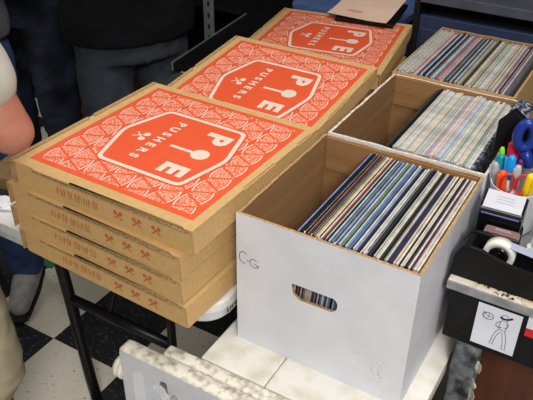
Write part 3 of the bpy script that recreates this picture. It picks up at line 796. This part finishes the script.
# ------------------------------------------------------------------ things behind
def case_thing():
    t = thing('equipment_case', 'flat black case with a pale metal edge behind the middle pizza box', 'case', (-0.67, 1.02, TZ), (0, 0, math.radians(6)))
    bm = bmesh.new(); box(bm, -0.115, 0.085, -0.19, 0.34, 0.0005, 0.026, 0.003); link('case_body', bm, BLK, t)
    bm = bmesh.new(); box(bm, -0.1175, -0.114, -0.19, 0.34, 0.022, 0.0285); box(bm, -0.1175, -0.114, -0.193, -0.19, 0.001, 0.0285); link('metal_edge', bm, mat('edge_metal', (170, 170, 176), 0.35, metal=0.6), t)
case_thing()
bm = bmesh.new(); box(bm, -0.03, 0.03, -0.006, 0.006, 0, 0.004, 0.001)
tag(link('blue_strip', bm, mat('blue_plastic', (50, 84, 170), 0.4), loc=(-0.640, 1.035, TZ + 0.0266), rot=(0, 0, -0.2)), 'short blue plastic strip on the black case', 'strip')
bm = bmesh.new()
prism(bm, rrect(-0.100, 0.13, -0.235, 0.19, 0.02), 0.0005, 0.006, 'z')
tag(link('dark_table_sheet', bm, mat('matte_black', (18, 18, 20), 0.9, sheen=0.2), loc=(-0.635, 0.62, TZ)), 'added black sheet darkening the table left of the middle pizza box', 'cloth')  # invented sheet, added so the white table reads dark here
def slotted_post(x, y, label):
    t = thing('shelf_upright', label, 'shelf post', (x, y, 0))
    bm = bmesh.new(); box(bm, -0.026, 0.026, -0.002, 0.002, 0, 1.9); box(bm, -0.026, -0.022, 0.002, 0.03, 0, 1.9)
    link('angle_bar', bm, mat('grey_steel', (140, 144, 150), 0.45, (120, 124, 130), 30, metal=0.4), t)
    bm = bmesh.new()
    for k in range(36):
        for q in rrect(-0.006, 0.006, 0, 0.022, 0.004, 3): pass
        prism(bm, [(p[0], p[1] + 0.05 + k * 0.05) for p in rrect(-0.006, 0.006, 0, 0.022, 0.004, 3)], -0.0028, -0.0019, 'y')
    link('slots', bm, mat('slot_dark', (24, 24, 26), 0.8), t)
slotted_post(-1.17, 1.6, 'grey slotted steel upright behind the person in the black shirt')
def back_shelf():
    t = thing('shelf_unit', 'black shelf unit far behind the pizza boxes', 'shelf', (-0.8, 2.3, 0))
    for z in (0.05, 0.5, 0.95, 1.4, 1.85):
        bm = bmesh.new(); box(bm, -1.3, 1.3, -0.22, 0.22, z, z + 0.03); link('shelf_board', bm, BLKDUST, t)
    for x in (-1.3, 1.27):
        bm = bmesh.new(); box(bm, x, x + 0.03, -0.22, 0.22, 0, 2.0); link('side_panel', bm, BLKDUST, t)
    bm = bmesh.new(); box(bm, -1.3, 1.3, 0.22, 0.235, 0, 2.0); link('back_panel', bm, BLKDUST, t)
back_shelf()
bm = bmesh.new(); box(bm, -0.25, 0.25, -0.16, 0.16, 0, 0.5, 0.01)
tag(link('wooden_crate', bm, mat('brown_wood', (120, 78, 46), 0.6, (96, 60, 34), 8, stretch=(6, 6, 1)), loc=(-1.62, 1.45, 0.0)), 'brown wooden chest on the floor behind the two standing people', 'chest')
def bottle(name, label, x, y, z, c, s):
    bm = bmesh.new(); lathe(bm, [(0, 0), (0.03 * s, 0), (0.032 * s, 0.01), (0.03 * s, 0.09 * s), (0.012 * s, 0.12 * s), (0.012 * s, 0.15 * s), (0, 0.15 * s)], 20)
    tag(link(name, bm, mat('item_' + name, c, 0.4), None, True, loc=(x, y, z)), label, 'bottle')
bottle('grey_bottle', 'small grey bottle on the wooden chest between the two people', -1.66, 1.38, 0.5006, (120, 122, 128), 0.9)
crumpled('paper_bag', 'crumpled pale bag on the wooden chest beside the dark trousers', 'bag', (-1.57, 1.36, 0.5006), (0.035, 0.035, 0.05), mat('bag_pale', (150, 148, 146), 0.8), 8.2)
def blue_tub():
    t = thing('storage_tub', 'blue storage tub behind the furthest pizza box', 'tub', (-0.44, 1.52, 0))
    BL = mat('blue_fabric', (84, 108, 158), 0.6, (66, 88, 136), 18)
    bm = bmesh.new(); prism(bm, rrect(-0.20, 0.20, -0.15, 0.15, 0.03), 0.0, 0.84, 'z', bev=0.005); link('tub_body', bm, BL, t)
    bm = bmesh.new(); prism(bm, rrect(-0.21, 0.21, -0.16, 0.16, 0.035), 0.8405, 0.865, 'z', bev=0.006); link('tub_lid', bm, BL, t)
blue_tub()
# sheet over the last pizza box's far edge, black slab as its shadow
bm = bmesh.new(); box(bm, -0.085, 0.100, -0.095, 0.125, 0.0, 0.012, 0.002)
tag(link('shadow_slab', bm, BLK, loc=(-0.288, 1.232, 0.9212), rot=(0, 0, 0.16)), 'black slab added under the peach sheet for its shadow side', 'shadow_slab')
def sheet():
    t = thing('paper_sheet', 'peach paper sheet with red print over the furthest pizza box', 'paper', (-0.283, 1.278, 0.9338), (0, 0, -0.03))
    bm = bmesh.new(); n = 12; g = []
    for i in range(n + 1):
        row = []
        for j in range(n + 1):
            u, v = i / n - 0.5, j / n - 0.5
            z = 0.003 + 0.018 * max(0, -v - 0.3) + 0.012 * max(0, u - 0.2)
            row.append((u * 0.20 - 0.05 * (v + 0.5), v * 0.30, z))
        g.append(row)
    for dz, flip in ((0, 1), (0.0008, 0)):
        V = [[bm.verts.new((p[0], p[1], p[2] + dz)) for p in r] for r in g]
        for i in range(n):
            for j in range(n): bm.faces.new((V[i][j], V[i + 1][j], V[i + 1][j + 1], V[i][j + 1]))
    s = link('sheet', bm, mat('peach_paper', (238, 208, 186), 0.6, (232, 200, 178), 10), t)
    bm = bmesh.new()
    x = -0.062
    for k in range(9):
        w = 0.003 + 0.003 * R_.random(); stroke(bm, [(x, -0.085), (x + w, -0.0845)], 0.007); stroke(bm, [(x, -0.073), (x + w, -0.0725)], 0.004); x += w + 0.0012
    link('red_text', bm, mat('text_red', (216, 92, 88), 0.6), s, loc=(0, 0, 0.0045))
sheet()
crumpled('gap_filler_bag', 'crumpled black bag added to darken the gap between the furthest pizza box and brown record box', 'bag', (-0.066, 1.13, TZ + 0.0005), (0.022, 0.055, 0.045), mat('bag_black', (18, 18, 20), 0.25, bump=0.6, bscale=40), 3.3)  # added filler that keeps the gap beside the pizza box dark
def blue_bin():
    t = thing('storage_cabinet', 'dark blue cabinet with a grey top lip behind the furthest record box', 'cabinet', (0.09, 1.42, 0))
    def P(name, x0, x1, y0, y1, z0, z1, m, bev=0.003):
        bm = bmesh.new(); box(bm, x0, x1, y0, y1, z0, z1, bev); return link(name, bm, m, t)
    DB = mat('cabinet_blue', (46, 58, 88), 0.45, (40, 50, 78), 12); DG = mat('cabinet_grey', (66, 70, 80), 0.45, (78, 82, 94), 14)
    P('front_panel', -0.215, 0.20, -0.175, -0.15, 0.0, 0.950, DB)
    P('drawer_face', -0.205, 0.19, -0.183, -0.1755, 0.70, 0.912, DB)
    P('recess_panel', -0.215, 0.20, -0.08, -0.07, 0.88, 0.995, mat('cabinet_dark', (34, 34, 44), 0.5))
    P('top_lip', -0.215, 0.31, -0.19, -0.02, 0.992, 1.022, DG)
    P('side_panel', -0.235, -0.2155, -0.18, 0.2, 0.0, 0.991, BLKDUST); P('side_panel', 0.2005, 0.31, -0.185, 0.2, 0.0, 0.991, BLKDUST)
    P('rear_panel', -0.215, 0.20, 0.18, 0.2, 0.0, 0.991, BLKDUST); P('top_panel', -0.235, 0.31, -0.019, 0.2, 0.992, 1.02, BLKDUST)
blue_bin()
# things at the left
bm = bmesh.new(); prism(bm, rrect(-0.11, 0.08, -0.050, 0.055, 0.004), 0.0005, 0.006, 'z')
tag(link('green_mat', bm, mat('green_print', (60, 128, 92), 0.6, (150, 124, 84), 16, 3, lo=0.36, hi=0.5), loc=(-1.250, 0.572, 0.0), rot=(0, 0, 0.05)), 'green and tan printed mat on the checkered floor', 'mat')
bm = bmesh.new(); box(bm, -0.07, 0.07, -0.05, 0.05, 0.0, 0.034, 0.004)
tag(link('brown_carton', bm, mat('brown_paper', (128, 102, 70), 0.8, (110, 86, 56), 30), loc=(-0.640, 0.085, TZ + 0.0125), rot=(0, 0, 0.2)), 'small brown carton at the left of the nearest pizza boxes', 'carton')
bm = bmesh.new(); box(bm, -0.075, 0.075, -0.055, 0.055, 0.0, 0.011, 0.003)
tag(link('black_slab', bm, mat('matte_black', (18, 18, 20), 0.9), loc=(-0.640, 0.083, TZ + 0.0006), rot=(0, 0, 0.2)), 'flat black slab under the brown carton on the white table', 'block')  # thin black block, slightly wider than the carton
crumpled('napkin', 'crumpled white napkin at the left on the folding table', 'napkin', (-0.620, 0.0, TZ + 0.0005), (0.035, 0.022, 0.008), mat('tissue_white', (232, 234, 240), 0.8), 6.7)

# ------------------------------------------------------------------ people
def volume(parts_fn, voxel, wrinkle=0.0, wsc=(14, 14, 5), seed=0.0, cut=None):
    bm = bmesh.new(); parts_fn(bm)
    me = bpy.data.meshes.new('tmp'); bm.to_mesh(me); bm.free()
    o = bpy.data.objects.new('tmp', me); COL.objects.link(o)
    r = o.modifiers.new('r', 'REMESH'); r.mode = 'VOXEL'; r.voxel_size = voxel; r.use_smooth_shade = True
    s = o.modifiers.new('s', 'SMOOTH'); s.factor = 0.5; s.iterations = 4
    dg = bpy.context.evaluated_depsgraph_get(); dg.update()
    m2 = bpy.data.meshes.new_from_object(o.evaluated_get(dg))
    bpy.data.objects.remove(o); bpy.data.meshes.remove(me)
    bm = bmesh.new(); bm.from_mesh(m2); bpy.data.meshes.remove(m2)
    if wrinkle:
        bm.normal_update()
        for v in bm.verts:
            q = Vector((v.co.x * wsc[0], v.co.y * wsc[1], v.co.z * wsc[2] + 6 * v.co.x)) + Vector((seed, seed, seed))
            n = 1 - 2 * abs(noise.noise(q)); n2 = noise.noise(q * 2.3)
            v.co += v.normal * wrinkle * (n * 0.6 + n2 * 0.5 - 0.2)
    for f in bm.faces: f.smooth = True
    return bm
def loft(bm, secs, seg=20):
    """(x, y, z, rx, ry) elliptical sections, closed"""
    rings = [[bm.verts.new((x + rx * math.cos(2 * PI * k / seg), y + ry * math.sin(2 * PI * k / seg), z)) for k in range(seg)] for x, y, z, rx, ry in secs]
    for a, b in zip(rings, rings[1:]):
        for k in range(seg): bm.faces.new((a[k], a[(k + 1) % seg], b[(k + 1) % seg], b[k]))
    bm.faces.new(rings[0][::-1]); bm.faces.new(rings[-1])
def limb(bm, pts, rads, seg=16):
    P = []; Rr = []
    for i in range(len(pts) - 1):
        a, b = Vector(pts[i]), Vector(pts[i + 1])
        for k in range(5):
            t = k / 5; P.append(a.lerp(b, t)); Rr.append(rads[i] + (rads[i + 1] - rads[i]) * t)
    P.append(Vector(pts[-1])); Rr.append(rads[-1])
    tube(bm, P, Rr, seg)
    for p, r in zip(pts, rads): ball(bm, p, (r, r, r), 14)
def hand(bm, wrist, d, up, side, s=1.0, curl=0.35):
    """palm and five fingers; d along the hand, up = back of the hand, side = thumb side"""
    w = Vector(wrist); d = Vector(d).normalized(); up = Vector(up); up = (up - d * up.dot(d)).normalized(); sd = d.cross(up) * side
    tube(bm, [w, w + d * 0.03 * s, w + d * 0.09 * s], [0.026 * s, (0.036 * s), (0.040 * s)], 12)
    for k, (off, L) in enumerate(((-0.028, 0.070), (-0.010, 0.080), (0.010, 0.075), (0.027, 0.060))):
        p = w + d * 0.085 * s - sd * off * s * 1.0; L *= s
        q1 = p + (d * 0.45 - up * curl * 0.2) * L; q2 = q1 + (d * 0.3 - up * curl * 0.4) * L; q3 = q2 + (d * 0.18 - up * curl * 0.5) * L
        limb(bm, [p, q1, q2, q3], [0.0095 * s, 0.009 * s, 0.0082 * s, 0.007 * s], 10)
    p = w + d * 0.025 * s + sd * 0.026 * s; q = p + (d * 0.6 + sd * 0.6) * 0.045 * s; limb(bm, [p, q, q + (d * 0.9 + sd * 0.1 - up * 0.2) * 0.032 * s], [0.013 * s, 0.011 * s, 0.009 * s], 10)
def person(label, base, yaw, skin, hair, arms, legs, top, bottom, shoe, wrk=0.006, sh=1.0, shorts=None, sleeve=0.5, hem=0.84, girth=1.0, hands=True, wide=0.0):
    """local frame faces +Y. arms: two of (shoulder, elbow, wrist, hand dir, up); legs: two of (hip, knee, ankle, toe dir)"""
    t = thing('person', label, 'person', (base[0], base[1], 0), (0, 0, yaw))
    g = girth
    TORSO = [(0, 0, 0.84, 0.15, 0.105), (0, 0, 0.95, 0.165 * g, 0.115 * g), (0, 0.005, 1.08, 0.152 * g, 0.112 * g), (0, 0, 1.25, 0.172, 0.115), (0, 0, 1.38, 0.175, 0.10), (0, -0.005, 1.455, 0.10, 0.07), (0, 0, 1.49, 0.056, 0.056), (0, 0.012, 1.58, 0.054, 0.058)]
    def body(bm):
        loft(bm, TORSO)
        ball(bm, (0, 0.03, 1.665), (0.073, 0.094, 0.112), 20)
        ball(bm, (0, 0.035, 1.60), (0.055, 0.072, 0.055), 16)
        limb(bm, [(0, 0.118, 1.672), (0, 0.136, 1.635)], [0.008, 0.014], 10)                # nose
        tube(bm, [(-0.022, 0.112, 1.602), (0, 0.118, 1.602), (0.022, 0.112, 1.602)], 0.008, 8)  # lips
        for s in (-1, 1):
            ball(bm, (s * 0.074, 0.02, 1.655), (0.012, 0.022, 0.032), 10)
            ball(bm, (s * 0.030, 0.112, 1.672), (0.014, 0.010, 0.010), 10)
        for (S, E, Wr, hd, up), sd in zip(arms, (1, -1)):
            limb(bm, [S, E, Wr], [0.048, 0.041, 0.027])
            mid = Vector(E).lerp(Vector(Wr), 0.3); ball(bm, mid, (0.042, 0.042, 0.042), 14)
            hand(bm, Wr, hd, up, sd)
        for H, K, A, td in legs:
            limb(bm, [H, K, A], [0.085, 0.057, 0.038]); m = Vector(K).lerp(Vector(A), 0.3); ball(bm, m, (0.055, 0.060, 0.075), 14)
            f = Vector(A); limb(bm, [(f.x, f.y, 0.045), (f.x + td[0] * 0.15, f.y + td[1] * 0.15, 0.035)], [0.034, 0.026])
    link('body', volume(body, 0.0075), skin, t, True)
    def hairf(bm):
        ball(bm, (0, 0.012, 1.695), (0.082, 0.098, 0.098), 18); ball(bm, (0, -0.03, 1.65), (0.075, 0.065, 0.09), 16)
    link('hair', volume(hairf, 0.012, 0.006, (40, 40, 20)), hair, t, True)
    def pants(bm):
        loft(bm, [(0, 0, 0.80, 0.165 * g + wide, 0.125 * g), (0, 0, 0.90, 0.178 * g + wide, 0.132 * g), (0, 0, 0.99, 0.172 * g + wide, 0.128 * g)])
        for H, K, A, td in legs:
            if shorts:
                k = Vector(K); h = Vector(H); e = h.lerp(k, shorts); limb(bm, [(h.x, h.y, h.z), e], [0.108, 0.098])
            else:
                a = Vector(A); limb(bm, [H, K, (a.x, a.y, 0.10)], [0.100 + wide, 0.076 + wide, 0.062 + wide * 0.6])
    link('trousers' if not shorts else 'shorts', volume(pants, 0.010, wrk, (9, 9, 16), base[0] * 7), bottom, t, True)
    def shirt(bm):
        s = [(x, y, z, rx + 0.022, ry + 0.022) for x, y, z, rx, ry in TORSO[1:6]]
        s[-1] = (0, -0.005, 1.46, 0.095, 0.085)
        loft(bm, [(0, 0.0, hem, 0.192 * g + wide, 0.148 * g), (0, 0.0, hem + 0.06, 0.196 * g + wide, 0.15 * g)] + s[1:])
        for S, E, Wr, hd, up in arms:
            a, b = Vector(S), Vector(E)
            if sleeve <= 1: limb(bm, [a, a.lerp(b, sleeve)], [0.066, 0.062])
            else: limb(bm, [a, b, b.lerp(Vector(Wr), 0.9)], [0.066, 0.056, 0.042])
    link('shirt', volume(shirt, 0.011, wrk * 0.9, (8, 8, 13), base[1] * 5 + 3), top, t, True)
    if shoe:
        for H, K, A, td in legs:
            a = Vector(A); d = Vector((td[0], td[1], 0))
            def sh_(bm):
                limb(bm, [a + Vector((0, 0, 0.055 - a.z)) - d * 0.05, a + d * 0.05 + Vector((0, 0, 0.055 - a.z)), a + d * 0.16 + Vector((0, 0, 0.045 - a.z))], [0.045, 0.047, 0.036])
                ball(bm, (a.x, a.y, 0.09), (0.048, 0.048, 0.03), 12)
            b = volume(sh_, 0.008)
            for v in b.verts: v.co.z = max(0.018, v.co.z)
            o = link('shoe', b, shoe[0], t, True)
            def so_(bm):
                limb(bm, [a - d * 0.055 + Vector((0, 0, 0.02 - a.z)), a + d * 0.05 + Vector((0, 0, 0.02 - a.z)), a + d * 0.175 + Vector((0, 0, 0.02 - a.z))], [0.046, 0.048, 0.038])
            b = volume(so_, 0.009)
            for v in b.verts: v.co.z = min(0.022, max(0.0, v.co.z))
            link('sole', b, shoe[1], o, True)
    return t
SKIN = mat('skin', (184, 126, 104), 0.5, (172, 110, 90), 26, 4, bump=0.05, bscale=120)
HAIRB = mat('hair_brown', (62, 44, 32), 0.6, (44, 30, 22), 90)
DENIM = mat('dark_denim', (62, 76, 104), 0.9, (12, 16, 27), 7, 8, lo=0.38, hi=0.82, bump=0.25, bscale=260)
BDENIM = mat('blue_denim', (58, 80, 128), 0.85, (40, 58, 100), 14, 8, bump=0.25, bscale=260)
SLATE = mat('slate_trousers', (54, 62, 72), 0.9, (40, 47, 56), 8, 6, bump=0.2, bscale=300)
KHAKI = mat('khaki_shorts', (182, 172, 148), 0.85, (164, 154, 130), 9, 6, bump=0.2, bscale=260)
BSHIRT = mat('black_shirt', (13, 15, 20), 0.9, (9, 10, 14), 9, 6, bump=0.2, bscale=300, spec=0.2)
PSHIRT = mat('pale_shirt', (196, 196, 184), 0.85, (182, 182, 170), 10)
GSHIRT = mat('grey_shirt', (90, 92, 98), 0.85)
SNEAK = mat('grey_sneaker', (176, 174, 172), 0.6, (150, 148, 148), 40); SOLE = mat('dark_sole', (40, 38, 38), 0.7)
SHOEB = mat('black_shoe', (24, 24, 26), 0.4)
def std_arms(out=0.05, fwd=0.04):
    return [((s * 0.195, 0, 1.395), (s * (0.235 + out), 0.0, 1.115), (s * (0.24 + out), fwd, 0.875), (0, 0.1, -1), (s, 0, 0.1)) for s in (1, -1)]
def std_legs(sp=0.10, ky=0.02):
    return [((s * 0.088, 0, 0.86), (s * (sp + 0.01), ky, 0.47), (s * (sp + 0.02), -0.01, 0.085), (s * 0.25, 0.96)) for s in (1, -1)]
# faces: yaw turns local +Y; facing (+X,-Y) means yaw about -2.1
person('person in a black shirt and slate trousers standing behind the table', (-0.945, 0.84), math.radians(-118), SKIN, HAIRB,
       [((sd * 0.195, 0, 1.395), (sd * 0.25, 0.06, 1.20), (sd * 0.06, 0.24, 1.24 + 0.04 * sd), (-sd * 0.9, 0.25, 0.0), (0, 0.6, 1)) for sd in (1, -1)], std_legs(0.11), BSHIRT, SLATE, (SHOEB, SOLE), hem=0.862, girth=1.12, sleeve=2)
person('person in dark blue jeans standing at the top left', (-1.475, 0.87), math.radians(-160), SKIN, HAIRB,
       [((sd * 0.195, 0, 1.395), (sd * 0.245, 0.05, 1.18), (sd * 0.06, 0.23, 1.23 + 0.04 * sd), (-sd * 0.9, 0.25, 0.0), (0, 0.6, 1)) for sd in (1, -1)],
       [((0.085, 0, 0.86), (0.09, 0.02, 0.47), (0.10, -0.02, 0.085), (0.2, 0.97)), ((-0.085, 0, 0.86), (-0.10, 0.03, 0.47), (-0.12, 0.0, 0.085), (-0.2, 0.97))], BSHIRT, DENIM, (SHOEB, SOLE), wrk=0.011, hem=0.93, sleeve=2)
person('person in blue jeans and grey sneakers at the left edge behind the bare elbow', (-1.240, 0.375), math.radians(-150), SKIN, HAIRB,
       [((0.195, 0, 1.395), (0.27, 0.06, 1.16), (0.10, 0.22, 1.15), (-0.8, 0.5, -0.1), (0, 0.4, 1)), ((-0.195, 0, 1.395), (-0.24, 0.06, 1.16), (-0.10, 0.24, 1.20), (0.8, 0.5, 0.1), (0, 0.4, 1))],
       [((sd * 0.088, 0, 0.86), (sd * 0.09, 0.02, 0.47), (sd * 0.090, 0.0, 0.085), (sd * 0.1, 0.99)) for sd in (1, -1)], GSHIRT, BDENIM, (SNEAK, SOLE), sleeve=0.5, hem=0.93)
person('person in khaki shorts and pale shirt at the left edge with a bare elbow', (-0.632, -0.278), math.radians(30), SKIN, HAIRB,
       [((0.180, 0, 1.395), (0.300, 0.0, 1.085), (0.10, 0.17, 1.085), (-0.9, 0.3, 0.1), (0, 0.4, 1)), ((-0.195, 0, 1.395), (-0.27, -0.04, 1.10), (-0.05, 0.20, 1.12), (0.9, 0.2, 0), (0, 0.4, 1))],
       std_legs(0.10, 0.02), PSHIRT, KHAKI, (SNEAK, SOLE), shorts=0.96, sleeve=0.70, hem=0.88)

# ------------------------------------------------------------------ camera
cam = bpy.data.cameras.new('camera'); co = bpy.data.objects.new('camera', cam); COL.objects.link(co)
yaw, pitch, roll, F = -0.5259, -0.5802, 0.0145, 695.1
f = Vector((math.cos(pitch) * math.sin(yaw), math.cos(pitch) * math.cos(yaw), math.sin(pitch)))
r = f.cross(Vector((0, 0, 1))).normalized(); u = r.cross(f)
r2 = math.cos(roll) * r + math.sin(roll) * u; u2 = -math.sin(roll) * r + math.cos(roll) * u
M = Matrix(((r2.x, u2.x, -f.x, 0.5336), (r2.y, u2.y, -f.y, -0.8166), (r2.z, u2.z, -f.z, 1.6416), (0, 0, 0, 1)))
co.matrix_world = M
cam.sensor_fit = 'HORIZONTAL'; cam.sensor_width = 36; cam.lens = F * 36 / 533; cam.clip_start = 0.02
sc.camera = co

# ------------------------------------------------------------------ light: fluorescent ceiling fixtures
def area(name, loc, sx, sy, power, col=(1, 0.97, 0.93), rot=(0, 0, 0)):
    L = bpy.data.lights.new(name, 'AREA'); L.shape = 'RECTANGLE'; L.size = sx; L.size_y = sy; L.energy = power; L.color = col
    o = bpy.data.objects.new(name, L); COL.objects.link(o); o.location = loc; o.rotation_euler = rot; return o
area('ceiling_light', (1.45, -1.9, 2.72), 0.6, 1.2, 98)
area('ceiling_light', (0.4, 0.2, 2.72), 0.6, 1.2, 23)
area('ceiling_light', (-1.8, 0.1, 2.72), 0.6, 1.2, 17)
w = bpy.data.worlds.new('room_air'); sc.world = w; w.use_nodes = True
w.node_tree.nodes['Background'].inputs['Color'].default_value = (0.8, 0.85, 1, 1); w.node_tree.nodes['Background'].inputs['Strength'].default_value = 0.12
sc.view_settings.view_transform = 'Standard'; sc.view_settings.look = 'None'; sc.view_settings.gamma = 1; sc.view_settings.use_curve_mapping = False
sc.view_settings.exposure = 0.1
